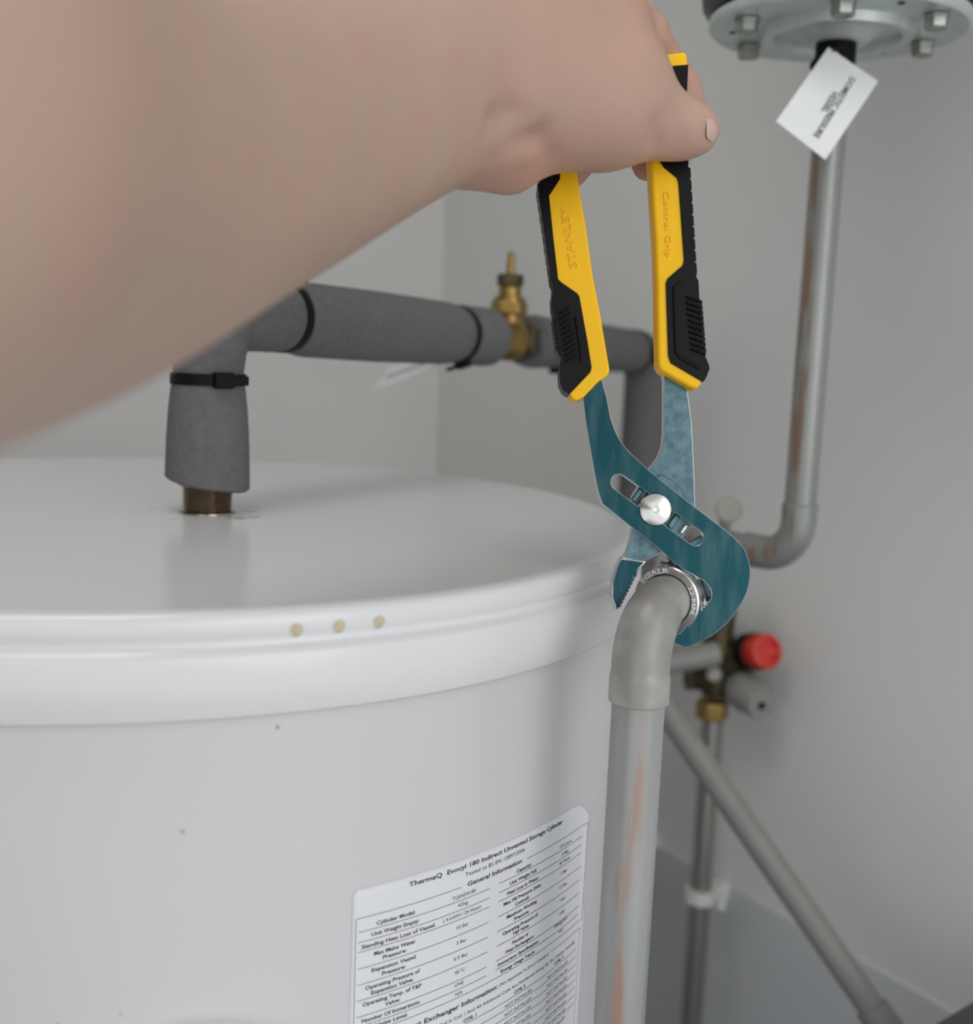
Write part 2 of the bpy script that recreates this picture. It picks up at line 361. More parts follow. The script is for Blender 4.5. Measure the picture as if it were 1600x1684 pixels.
rule(154.0, 175.0, 180.8); rule(271.5, 302.4, 180.4); rule(154.0, 154.0, 180.8, 240); rule(302.4, 301.4, 180.4, 240)
txt('The Lowest Coil Is Coil 1 And All Additional Coils Are Numbered Going Up The Cylinder Vertically', 181.0, 297.0, 186.0, 1.5)
txt('COIL 1', 209.4, 217.1, 189.2, 1.55, True); txt('COIL 2', 242.2, 250.4, 189.2, 1.55, True); txt('COIL 3', 275.5, 284.5, 189.0, 1.55, True)
for i in range(8):
    v = 193.4 + i * 4.1
    rule(157, 300.5, v - 3.3)
    for a, b in ((203, 223), (236, 256), (269.6, 290)): txt('NOT INSTALLED' if a > 210 or i else 'N/A', a if i or a > 210 else 208, b if i or a > 210 else 214, v, 1.5)
pr = obj('print', PV, PF, M['ink'], label, smooth=False); pr['kind'] = 'stuff'

# ------------------------------------------------------------------ lagged pipe from the lid across to the wall
def rings(profile_r, pts):  # tube with varying radius
    return tube(pts, profile_r, 36)
def cable_tie(parent, c, axis, r, head_dir, wdt=.0062, tail=True):
    c = np.asarray(c, float); a = unit(axis); o = obj('cable_tie', *lathe([(r - .002, -wdt / 2), (r + .0014, -wdt / 2), (r + .0014, wdt / 2), (r - .002, wdt / 2)], c, a, 40, close=False), M['black'], parent)
    h = unit(np.asarray(head_dir, float) - a * (np.asarray(head_dir, float) @ a)); t = np.cross(a, h)
    hv = box(c + h * (r + .0025), h, a, t, .0032, wdt * .68, .0052); tv = box(c + h * (r + .003) + t * .008, h, a, t, .0012, wdt * .42, .006)
    bevel(obj('clasp', *merge(hv, tv) if tail else hv, M['black'], o, smooth=False), .0008)
    return o
def z_at(p, py):
    lo_, hi_ = 0., 2.2
    for _ in range(50):
        m_ = (lo_ + hi_) / 2
        if proj([p[0], p[1], m_])[1] > py: lo_ = m_
        else: hi_ = m_
    return m_
def proj(p):
    q = np.asarray(p) - EYE; z = q @ Fv; return (800 + FPX * (q @ RT) / z, 842 - FPX * (q @ UP) / z)
lag = thing('lagged_pipe', tuple(PB), 'grey foam-lagged pipe rising from the white lid and running back to the wall', 'pipe')
# threaded connector
prof = [(.0138, -.002)]
for i in range(9): z = .0004 + i * .00155; prof += [(.0126, z), (.01375, z + .00078)]
prof += [(.0128, .0148), (.0158, .0152), (.0158, .0215), (.0150, .023), (.0112, .0235)]
obj('threaded_connector', *lathe(prof, PB, seg=48), M['thread'], lag, angle=20)
obj('connector_washer', *lathe([(.0135, 0), (.0152, 0), (.0150, .0008), (.0135, .0009)], PB, seg=40, close=False), M['thread'], lag)
zb = z_at(PB - Fv * .02, 803)
A0 = PB.copy(); A0[2] = z_at(PB, 623)             # at the first cable tie
E0 = PB.copy(); E0[2] = z_at(PB, 512)             # elbow of the lagged pipe
Fp = P(1066, 580, 1.22)
hd = unit(Fp - E0)
low = [np.array([PB[0], PB[1], zb]) + Z * (A0[2] - zb) * t for t in (0, .02, .2, .45, .7, .88, .97, 1)]
x0 = [.0215, .0229, .0227, .0222, .0213, .0202, .0194, .0188]
# the foam is cut at a slant and open below
lv, lf = tube(low, x0, 40, cap=False)
for k in range(40):                                      # slanted lower cut
    for i in range(2): lv[i * 40 + k] = lv[i * 40 + k] - Z * (lv[k][0] - PB[0]) * .16
iv, jf = tube([low[0] + Z * .001, low[2]], [.0135, .0135], 40, cap=False)
rim = [(k, (k + 1) % 40, 320 + (k + 1) % 40, 320 + k) for k in range(40)]
iv = [q - Z * (q[0] - PB[0]) * .16 if i < 40 else q for i, q in enumerate(iv)]
allv, allf = merge((lv, lf), (iv, jf)); obj('foam_sleeve', allv, allf + rim, M['foam'], lag)
cable_tie(lag, A0, Z, .0190, unit(RT * .55 - Fv * .8))
bpts = bend(E0 - Z * .021, Z, hd, .021, 12)
end1 = bpts[-1]
def along(x):                                            # point of the straight run under picture column x
    best = min(np.linspace(0, 1.02, 800), key=lambda t: abs(proj(end1 + (Fp - end1) * t)[0] - x)); return end1 + (Fp - end1) * best
T1, T2, V0, V1, T3, T4 = along(466), along(748), along(800), along(868), along(916), along(1040)
obj('foam_sleeve', *tube([A0 + Z * .0005, A0 + Z * .006, A0 + Z * .014] + bpts + [end1 + (T1 - end1) * .75, T1 - hd * .004, T1], [.0186, .0192, .0203] + [.0208] * len(bpts) + [.0206, .0200, .0190], 36), M['foam'], lag)
cable_tie(lag, T1, hd, .0192, unit(UP - Fv * .35))
obj('foam_sleeve', *tube([T1 + hd * .001, T1 + hd * .006, T1 + hd * .02, T1 + (T2 - T1) * .5, T2 - hd * .02, T2 - hd * .006, T2 - hd * .0005], [.0192, .0205, .0225, .0232, .0226, .0212, .0200], 36), M['foam'], lag)
cable_tie(lag, T2, hd, .0202, unit(-UP - Fv * .5))
obj('foam_sleeve', *tube([T2 + hd * .001, T2 + hd * .008, V0 - hd * .008, V0 - hd * .001, V0], [.0200, .0220, .0225, .0222, .012], 36), M['foam'], lag)
obj('foam_sleeve', *tube([V1, V1 + hd * .001, V1 + hd * .01, T3 - hd * .005, T3], [.012, .0215, .0222, .0208, .0202], 36), M['foam'], lag)
cable_tie(lag, T3, hd, .0204, unit(-UP + Fv * .2), tail=False)
bp2 = bend(Fp - hd * .036, hd, -Z, .034, 10)
obj('foam_sleeve', *tube([T3 + hd * .001, T3 + hd * .006, (T3 + T4) / 2, T4 - hd * .004, T4], [.0202, .0213, .0222, .0213, .0205], 36), M['foam'], lag)
cable_tie(lag, T4, hd, .0207, unit(-Fv - UP * .1))
G0 = bp2[-1]
obj('foam_sleeve', *tube([T4 + hd * .0005, T4 + hd * .006] + bp2 + [G0 * [1, 1, 0] + Z * .45], [.0205, .0218] + [.0222] * (len(bp2) + 1), 36), M['foam'], lag)

# brass valve in the run
vc = (V0 + V1) / 2
valve = thing('isolating_valve', tuple(vc), 'brass isolating valve with a bare upright spindle between lagged pipe sections', 'valve')
obj('valve_body', *lathe([(.0125, -.024), (.0128, -.013), (.0165, -.007), (.0175, 0), (.0165, .007), (.0128, .013), (.0125, .024)], vc, hd, 40), M['brass'], valve)
obj('neck', *lathe([(.0125, 0), (.0118, .020), (.0125, .024)], vc, Z, 32), M['brass'], valve)
bevel(obj('compression_nut', *lathe([(.0172, -.0075), (.0185, -.006), (.0185, .006), (.0172, .0075)], vc + hd * .020, hd, sides=6), M['brassdark'], valve, smooth=False), .001)
bevel(obj('compression_nut', *lathe([(.0160, -.005), (.0172, -.004), (.0172, .004), (.0160, .005)], vc - hd * .022, hd, sides=6), M['brass'], valve, smooth=False), .001)
bevel(obj('bonnet_nut', *lathe([(.0135, .019), (.0150, .0205), (.0150, .029), (.0135, .0305)], vc, Z, sides=6), M['brass'], valve, smooth=False), .001)
obj('bonnet', *lathe([(.0128, .029), (.0128, .033), (.0095, .034), (.0088, .041), (.0095, .042)], vc, Z, 32), M['brass'], valve)
bevel(obj('gland_nut', *lathe([(.0092, .0415), (.0108, .0428), (.0108, .0505), (.0098, .0515)], vc, Z, sides=6), M['brassdark'], valve, smooth=False), .0008)
obj('spindle', *lathe([(.0034, .0500), (.0034, .060), (.0030, .0605), (.0030, .0675), (.0022, .0685)], vc, Z, 20), M['brass'], valve)

# card tag hanging from the second cable tie, seen nearly edge-on
def card(name, corners, th, label_, text=None):
    cs = [np.asarray(q, float) for q in corners]; n = unit(np.cross(cs[1] - cs[0], cs[3] - cs[0]))
    if n @ (EYE - cs[0]) < 0: n = -n
    t = thing(name, tuple(sum(cs) / 4), label_, 'tag')
    V = [q + n * th / 2 for q in cs] + [q - n * th / 2 for q in cs]
    o = obj('card', V, [(0, 1, 2, 3), (7, 6, 5, 4)] + [(i, (i + 1) % 4, 4 + (i + 1) % 4, 4 + i) for i in range(4)], M['card'], t, smooth=False)
    return t, o, cs, n
q0, q1, q3 = P(640, 604, .955), P(736, 569, .935), P(616, 641, .905)
t1, _, cs, n1 = card('paper_tag', [q0, q1, q1 + q3 - q0, q3], .0004, 'small white card tag hanging below the cable tie beside the brass valve')
m0, m1 = cs[0] * .45 + cs[3] * .55, cs[1] * .45 + cs[2] * .55
e = m1 - m0; wv = unit(cs[0] - cs[3])
obj('print', [m0 + e * .08 - wv * .0022 + n1 * .0003, m0 + e * .85 - wv * .0022 + n1 * .0003, m0 + e * .85 + wv * .0022 + n1 * .0003, m0 + e * .08 + wv * .0022 + n1 * .0003], [(0, 1, 2, 3)], M['ink'], t1, smooth=False)

# ------------------------------------------------------------------ foreground pipe, elbow and union nut
FPp = P(1047, 1200, .486); fx, fy = FPp[0], FPp[1]
NC = P(1096, 987, .4995)                                  # centre of the nut's near face
ah = unit([NC[0] - fx, NC[1] - fy, 0]); Rb = math.hypot(NC[0] - fx, NC[1] - fy) - .001
front = thing('grey_riser_pipe', (fx, fy, 0), 'grey painted copper riser pipe with an elbow in front of the white cylinder', 'pipe')
V = np.array([fx, fy, 0.]); ztop = NC[2] - Rb
zs = P(1050, 1152, .486)[2]
obj('pipe', *tube([V + Z * 0.0, V + Z * .6, V + Z * (zs + .004)], .011, 40), M['pipe'], front)
bp = bend(V + Z * ztop, Z, ah, Rb, 16)
rad = [.0122] * len(bp)
obj('elbow', *tube([V + Z * zs, V + Z * (zs + .0006), V + Z * (zs + .0105), V + Z * (zs + .013)] + bp + [NC + ah * .006], [.0116, .0126, .0126, .0121] + [.0121] * 7 + list(np.linspace(.0121, .0108, len(bp) - 7)) + [.0106], 40), M['elbow'], front)
unut = thing('union_nut', tuple(NC), 'chromed hexagonal union nut gripped between the plier jaws', 'nut')
ex = unit(np.cross(ah, Z)); ey = np.cross(ex, ah)         # right / up as seen on the nut's face
if ex @ RT < 0: ex = -ex
if ey @ UP < 0: ey = -ey
bevel(obj('hex_body', *lathe([(.0130, .0050), (.0150, .0048), (.0168, .0062), (.0168, .018), (.0155, .020), (.012, .020)], NC, ah, sides=6, xy=(ex, ey), rot=math.radians(-8)), M['nut'], unut, smooth=False), .0005)
obj('collar', *lathe([(.0110, .002), (.0112, -.0002), (.0116, -.0006), (.0142, -.0008), (.0148, -.0002), (.0149, .0008), (.0149, .0060)], NC, ah, 56, close=False), M['nut'], unut)
obj('threaded_neck', *lathe([(.0132, .020), (.0132, .034), (.0120, .036), (.0120, .05)], NC, ah, 40), M['nut'], unut)
xx, yy, _ = basis(ah)
def ring_text(s, a0, a1, r=.0119, h=.0020):
    g, f = text_geo(s, True); x0_, x1_ = g[:, 0].min(), g[:, 0].max(); V = []
    for lift in (-.0013,):
        for q in g:
            t = math.radians(a0 + (a1 - a0) * (q[0] - x0_) / (x1_ - x0_)); rr = r + q[1] / .69 * h
            V.append(NC + (np.array(ex) * math.cos(t) + np.array(ey) * math.sin(t)) * rr + ah * lift)
    return V, [t for t in f]
for s, a0, a1 in (('EGALR', 150, 86), ('22 MM.', 38, -22)):
    obj('stamped_letters', *ring_text(s, a0, a1), M['stamp'], unut, smooth=False)

# ------------------------------------------------------------------ groove-joint pliers
PO = P(1078, 838, .5)
pl_root = thing('slip_joint_pliers', tuple(PO), 'slip-joint pliers with yellow and black grips, jaws clamped on the nut', 'pliers')
def loc2(px, py, off):                                   # local plane coordinates of a picture point at offset off from the mid plane
    q = P(px, py, .5 + off) - PO; return (q @ RT, q @ UP)
def plw(x, y, h): return PO + RT * x + UP * y + Fv * h
def plate(name, outline, h0, h1, m, holes=(), bev=.0008, seg=2, parent=pl_root, front=None, ang=30):
    fr = h0 if front is None else front
    loops = [[loc2(x, y, fr) for x, y in L] for L in [outline] + list(holes)]
    o = obj(name, *extrude(loops, plw, h0, h1), m, parent, smooth=True, angle=30); dissolve(o)
    if bev: bevel(o, bev, seg, ang)
    return o
def two_tone(o):                                         # milled flanks are bare bright steel
    o.data.materials.append(M['edge'])
    for md in o.modifiers:
        if md.type == 'BEVEL': md.material = 1
    nrm = Vector(Fv)
    for p in o.data.polygons:
        if abs(p.normal.dot(nrm)) < .5: p.material_index = 1
# front lever (left grip to lower-right jaw)
teeth = []
ta, tb = np.array((1166., 990.)), np.array((1115., 1046.))
for i in range(13):
    q = ta + (tb - ta) * i / 13; nx = np.array((-.72, -.69))
    teeth += [tuple(q), tuple(q + (tb - ta) / 26 + nx * 3.0)]
A_out = curve2d([(957, 640), (963, 690), (971, 740), (978, 780), (984, 810), (991, 829)], 4, False)[:-1] + [(991, 829), (1032, 862), (1062, 885), (1082, 901), (1122, 936), (1139, 945)] + \
    curve2d([(1139, 945), (1158, 956), (1168, 968), (1170, 980), (1166, 990)], 4, False)[1:-1] + teeth + [(1107, 1047), (1106, 1057), (1126, 1064)] + \
    curve2d([(1137, 1062), (1167, 1048), (1192, 1028), (1212, 1004), (1227, 977), (1234, 947), (1231, 921), (1221, 898), (1197, 875)], 5, False) + [(1143, 834), (1108, 806), (1069, 775)] + \
    curve2d([(1069, 775), (1034, 742), (1016, 717), (1005, 689), (998, 655), (990, 625), (985, 600)], 4, False)[1:] + [(952, 612)]
s0, s1, sr = np.array((1018., 793.)), np.array((1144., 884.)), 13.5
sd = (s1 - s0) / np.linalg.norm(s1 - s0); sn = np.array((-sd[1], sd[0])); slot = []
for t in np.linspace(90, 270, 10): slot.append(tuple(s0 + (sd * math.cos(math.radians(t)) + sn * math.sin(math.radians(t))) * sr))
for t in np.linspace(-90, 90, 10): slot.append(tuple(s1 + (sd * math.cos(math.radians(t)) + sn * math.sin(math.radians(t))) * sr))
la = plate('front_lever', A_out, -.0048, .0006, M['steel'], [slot], .0007); two_tone(la)
# jaw of the front lever is a thicker block behind its plate
jaw = [(1100, 915), (1116, 938), (1134, 962), (1150, 992)] + [tuple(q) for q in teeth[5:]] + [(1107, 1047), (1106, 1057), (1126, 1063), (1160, 1046), (1195, 1015), (1215, 975), (1216, 935), (1195, 895), (1160, 880)]
jb = plate('lower_jaw', jaw, .0004, .0072, M['steel2'], front=-.0048, bev=.0004)
# back lever (right grip to upper-left jaw)
B_out = [(1086, 600), (1091, 625), (1091, 712), (1089, 732), (1081, 753), (1066, 772), (1040, 815), (1034, 850), (1038, 864), (1035, 885), (1028, 908), (1021, 918), (1060, 925), (1085, 912), (1120, 892), (1138, 862), (1144, 828), (1143, 790), (1142, 766), (1138, 690), (1130, 633), (1124, 600)]
lb = plate('back_lever', B_out, .0010, .0064, M['steel2'], bev=.0006); two_tone(lb)
uj = [(1021, 918), (1014, 933), (1007, 957), (1006, 983), (1013, 1004)]
tl = []
qa, qb = np.array((1018., 1000.)), np.array((1046., 944.))
for i in range(9):
    q = qa + (qb - qa) * i / 9; tl += [tuple(q), tuple(q + (qb - qa) / 18 + np.array((2.6, 1.3)))]
ujo = uj + tl + [(1049, 938), (1064, 923)]
ub = plate('upper_jaw', ujo, -.0030, .0072, M['steel'], bev=.0005); two_tone(ub)
# rail with ridges seen through the slot, and the stop rib
for i in range(6):
    cpt = s0 + (s1 - s0) * (.24 + .095 * i); a = sn * 12; b_ = sd * 4.6
    plate('adjusting_ridge', [tuple(cpt - a - b_), tuple(cpt + a - b_), tuple(cpt + a + b_), tuple(cpt - a + b_)], -.0018, .0012, M['steel2'], bev=.0005)
cp = s0 + (s1 - s0) * .85
plate('stop_rib', [tuple(cp - sn * 9 - sd * 3), tuple(cp + sn * 9 - sd * 3), tuple(cp + sn * 9 + sd * 3), tuple(cp - sn * 9 + sd * 3)], -.0030, .0012, M['edge'], bev=.0006)
arc = curve2d([(1084, 781), (1100, 786), (1116, 800), (1126, 818), (1112, 820), (1098, 806), (1082, 792)], 4)
plate('washer_arc', arc, -.0015, .0012, M['steel2'], bev=.0009)
bc = P(1078, 838, .4945)
obj('pivot_bolt', *lathe([(.0073, .004), (.0073, .0012), (.0066, 0), (.0040, -.0011), (.0015, -.0016), (.0012, -.0013), (.0003, -.0012)], bc, Fv, 48), M['bolt'], pl_root)
obj('pivot_shank', *lathe([(.0045, .003), (.0045, .014), (.0070, .0142), (.0068, .017), (.003, .0172)], bc, Fv, 32), M['bolt'], pl_root)

# grips: yellow sleeve, black rubber inlay, ribs
def saw(pts, n, amp, nx):
    """saw-tooth edge between two picture points"""
    a, b = np.array(pts[0], float), np.array(pts[1], float); out = []
    for i in range(n):
        out += [tuple(a + (b - a) * i / n + np.array(nx) * amp), tuple(a + (b - a) * (i + .80) / n + np.array(nx) * amp), tuple(a + (b - a) * (i + .86) / n)]
    return out
GL_y = curve2d([(938, 110), (940, 190), (947, 268), (955, 322), (965, 380), (975, 452), (985, 503), (994, 557), (1003, 609)], 4, False) + [(1000, 617), (985, 627), (960, 653), (949, 659), (941, 657), (932, 642), (927, 625), (926, 590), (919, 517), (914, 485), (914, 465), (906, 402), (898, 332), (893, 298), (889, 230), (886, 160), (896, 112)]
GR_y = [(1074, 180), (1067, 225), (1069, 262), (1072, 315), (1077, 390), (1080, 477), (1081, 557), (1082, 602), (1088, 610), (1135, 637), (1146, 640), (1154, 631), (1161, 607), (1155, 585), (1146, 490), (1143, 462), (1138, 450), (1134, 390), (1129, 315), (1127, 267), (1126, 200), (1126, 150), (1131, 103), (1129, 84), (1094, 88), (1082, 120)]
gl = plate('grip', GL_y, -.0068, .0068, M['yellow'], bev=.0026, seg=4, ang=25); gl['label'] = 'yellow sleeve'
gr = plate('grip', GR_y, -.0068, .0068, M['yellow'], bev=.0026, seg=4, ang=25); gr['label'] = 'yellow sleeve'
BL = [(917, 150), (921, 230), (922, 270), (921, 294), (903, 322), (910, 390), (918, 459), (923, 464), (949, 482), (953, 488), (966, 560), (973, 604), (971, 612), (936, 649), (927, 643), (921, 630), (920, 612), (923, 590)] + \
     saw([(919, 578), (912, 520)], 8, 3.2, (-1, .1)) + [(908, 505), (907, 487), (909, 478), (909, 467)] + saw([(909, 460), (886, 300)], 9, 3.0, (-1, .1)) + [(884, 230), (884, 160)]
BR = [(1100, 150), (1086, 230), (1086, 266), (1092, 275), (1113, 292), (1116, 300), (1125, 428), (1123, 436), (1098, 458), (1095, 466), (1099, 585), (1103, 597), (1156, 628), (1160, 624), (1167, 607), (1166, 600), (1160, 586)] + \
     saw([(1158, 578), (1151, 492)], 10, 3.6, (1, .0)) + [(1150, 488), (1149, 462), (1145, 455)] + saw([(1143, 448), (1132, 272)], 9, 3.4, (1, .05)) + [(1132, 230), (1130, 150), (1132, 106), (1106, 108)]
il = plate('rubber_inlay', BL, -.0076, .0074, M['rubber'], bev=.0011, seg=2); ir = plate('rubber_inlay', BR, -.0076, .0074, M['rubber'], bev=.0011, seg=2)
il['label'] = ir['label'] = 'black ribbed rubber inlay'
for i in range(10):                                      # slanted ribs on the thumb rests
    y = 488 + i * 9.6; x = 1128 + i * .9
    plate('rib', [(x, y - 3), (x + 24, y + 5), (x + 24, y + 9), (x, y + 1)], -.0090, -.0070, M['rubber'], bev=.0005, parent=ir, front=-.009)
    y = 506 + i * 8.6; x = 934 + i * 1.35
    plate('rib', [(x - 16, y + 8), (x + 3, y - 3), (x + 3, y + 1), (x - 16, y + 12)], -.0090, -.0070, M['rubber'], bev=.0005, parent=il, front=-.009)
frame_r = [(1106, 470), (1118, 462), (1122, 466), (1111, 474), (1113, 575), (1121, 585), (1152, 603), (1150, 608), (1117, 590), (1109, 578)]
plate('thumb_rest_ridge', frame_r, -.0084, -.0070, M['rubber'], bev=.0005, parent=ir, front=-.0084)
frame_l = [(944, 520), (948, 520), (957, 580), (957, 594), (952, 598), (953, 582)]
plate('thumb_rest_ridge', frame_l, -.0084, -.0070, M['rubber'], bev=.0005, parent=il, front=-.0084)
# moulded lettering on the sleeves
M['yellow2'] = mat('yellow_grip_moulded', (.93, .52, .008), .42, var=.03, vscale=60, spec=.4)
def grip_text(s, pa, pb, h, parent):
    g, f = text_geo(s); x0_, x1_ = g[:, 0].min(), g[:, 0].max(); a = np.array(loc2(*pa, -.007)); b = np.array(loc2(*pb, -.007)); d = b - a; nn = np.array((-d[1], d[0])) / np.linalg.norm(d)
    V = []
    for q in g:
        p = a + d * (q[0] - x0_) / (x1_ - x0_) + nn * (q[1] / .69 * h); V.append(plw(p[0], p[1], -.00705))
    o = obj('moulded_lettering', V, f, M['yellow2'], parent, smooth=False)
    sd_ = o.modifiers.new('relief', 'SOLIDIFY'); sd_.thickness = .0005; sd_.offset = 0
    return o
grip_text('STANLEY', (950, 440), (934, 341), .0031, gl)
grip_text('Control Grip', (1091, 315), (1095, 423), .0024, gr)

# ------------------------------------------------------------------ the hand and forearm: one continuous skin
chains_arm = [  # (px, py, distance, radius mm)
    [(-640, 120, .115, 44), (-190, 300, .18, 42), (120, 335, .25, 38.5), (414, 280, .34, 34), (621, 205, .40, 30), (712, 176, .43, 28), (800, 160, .448, 28)],
    [(-560, -10, .12, 44), (-90, 170, .19, 42), (190, 210, .265, 38), (480, 150, .35, 34), (670, 90, .41, 31), (770, 70, .44, 29), (860, 60, .46, 27)],
    [(800, 155, .450, 28), (900, 150, .462, 27), (980, 140, .470, 24)],
    [(800, 70, .455, 28), (940, 40, .482, 25), (1000, 45, .488, 17)],
    [(900, 90, .485, 24), (980, 50, .500, 18)],
    [(992, 183, .467, 22.5), (930, 163, .462, 23)],
    [(978, 52, .480, 17), (1022, 130, .477, 16.5), (1066, 188, .477, 14)],
    [(785, 236, .447, 16.5), (836, 263, .459, 13), (862, 256, .465, 10.5)]]
chains_fin = [
    [(1000, 190, .470, 20), (1072, 196, .478, 13), (1106, 210, .480, 11.8), (1130, 213, .481, 10.6), (1146, 214, .482, 9.4)],
    [(1000, 50, .493, 13), (1060, 56, .504, 10.5), (1081, 92, .5165, 9.3), (1122, 150, .523, 9), (1130, 195, .525, 8.6), (1105, 255, .525, 8.5), (1066, 271, .521, 8)],
    [(985, 20, .51, 12), (1045, 35, .53, 10.5), (1068, 100, .545, 9.5), (1070, 180, .545, 9), (1030, 222, .538, 8.5), (965, 245, .530, 8.5), (939, 281, .524, 8.3)],
    [(955, 10, .52, 12), (1015, 25, .545, 10), (1035, 110, .56, 9), (1005, 195, .555, 8.5), (930, 225, .545, 8.5)],
    [(925, 0, .52, 11), (980, 15, .55, 9), (995, 100, .57, 8), (955, 175, .56, 7.5), (900, 200, .55, 7.5)]]
def W(c): return [(P(x, y, d), r / 1000) for x, y, d, r in c]
def fine(c):
    p = np.array([[*P(x, y, d), r / 1000] for x, y, d, r in c]); m = len(p); out = []
    for i in range(m - 1):
        a, b, e, g = p[max(i - 1, 0)], p[i], p[i + 1], p[min(i + 2, m - 1)]
        for t in np.linspace(0, 1, 9, endpoint=False): out.append(.5 * (2 * b + (e - a) * t + (2 * a - 5 * b + 4 * e - g) * t * t + (3 * b - a - 3 * e + g) * t ** 3))
    out.append(p[-1]); return [(q[:3], q[3]) for q in out]
chains_arm = [fine(c) if len(c) > 4 else W(c) for c in chains_arm]; chains_fin = [W(c) for c in chains_fin]
allp = np.array([p for c in chains_arm + chains_fin for p, r in c]); lo = allp.min(0) - .055; hi = allp.max(0) + .055
lo[1] = max(lo[1], .07)
VX = .0021
dims = np.ceil((hi - lo) / VX).astype(int) + 1
gx = [lo[i] + np.arange(dims[i]) * VX for i in range(3)]
def smin(a, b, k):
    h = np.clip(.5 + .5 * (b - a) / k, 0, 1); return b * (1 - h) + a * h - k * h * (1 - h)
def cone_d(X, Y, Zz, a, ra, b, rb):
    ba = b - a; L2 = ba @ ba; t = np.clip(((X - a[0]) * ba[0] + (Y - a[1]) * ba[1] + (Zz - a[2]) * ba[2]) / L2, 0, 1)
    return np.sqrt((X - a[0] - ba[0] * t) ** 2 + (Y - a[1] - ba[1] * t) ** 2 + (Zz - a[2] - ba[2] * t) ** 2) - (ra + (rb - ra) * t)
def stamp(G, chains, k):
    for c in chains:
        for (a, ra), (b, rb) in zip(c[:-1], c[1:]):
            m = max(ra, rb) + .03
            i0 = np.clip(((np.minimum(a, b) - m - lo) / VX).astype(int), 0, dims); i1 = np.clip(((np.maximum(a, b) + m - lo) / VX).astype(int) + 2, 0, dims)
            if (i1 <= i0).any(): continue
            sl = tuple(slice(p, q) for p, q in zip(i0, i1))
            d = cone_d(gx[0][sl[0]][:, None, None], gx[1][sl[1]][None, :, None], gx[2][sl[2]][None, None, :], a, ra, b, rb)
            G[sl] = smin(G[sl], d, k)
    return G
GA = np.full(dims, .06, np.float64)
for i, c in enumerate(chains_arm): GA = smin(GA, stamp(np.full(dims, .06, np.float64), [c], .004), .006 if i == 7 else .016)
for c in chains_fin[:1]: GA = stamp(GA, [c], .006)
GBs = stamp(np.full(dims, .06, np.float64), [chains_fin[1]], .003)
for c in chains_fin[2:]: GBs = np.minimum(GBs, stamp(np.full(dims, .06, np.float64), [c], .003))
G = smin(GA, GBs, .004)
def sample(p):
    q = (np.asarray(p) - lo) / VX; i = np.clip(q.astype(int), 0, dims - 2); f_ = q - i; v = 0.
    for a in (0, 1):
        for b in (0, 1):
            for c in (0, 1):
                v += G[i[0] + a, i[1] + b, i[2] + c] * (f_[0] if a else 1 - f_[0]) * (f_[1] if b else 1 - f_[1]) * (f_[2] if c else 1 - f_[2])
    return v
def skin_hit(px, py, d0=.30):
    d = d0
    for _ in range(200):
        v = sample(P(px, py, d))
        if v < .0003: break
        d += max(v * .7, .0003)
        if d > .6: return None
    return d
def carve(pts, r, depth, k=.004):
    """press a crease into the skin along picture points"""
    c = []
    for x, y in pts:
        d = skin_hit(x, y)
        if d: c.append((P(x, y, d - r + depth), r))
    for (a, ra), (b, rb) in zip(c[:-1], c[1:]):
        m = .02; i0 = np.clip(((np.minimum(a, b) - m - lo) / VX).astype(int), 0, dims); i1 = np.clip(((np.maximum(a, b) + m - lo) / VX).astype(int) + 2, 0, dims)
        sl = tuple(slice(p, q) for p, q in zip(i0, i1))
        d = cone_d(gx[0][sl[0]][:, None, None], gx[1][sl[1]][None, :, None], gx[2][sl[2]][None, None, :], a, ra, b, rb)
        G[sl] = -smin(-G[sl], d, k)
carve([(908, 264), (900, 246), (884, 232), (856, 226)], .0030, .0007, .003)
carve([(880, 200), (850, 192), (815, 202)], .0045, .0007)
carve([(905, 215), (888, 232), (850, 244)], .0040, .0006)
carve([(1086, 246), (1084, 222), (1090, 196)], .0035, .0010)
carve([(1112, 250), (1122, 222), (1112, 180)], .0030, .0006)

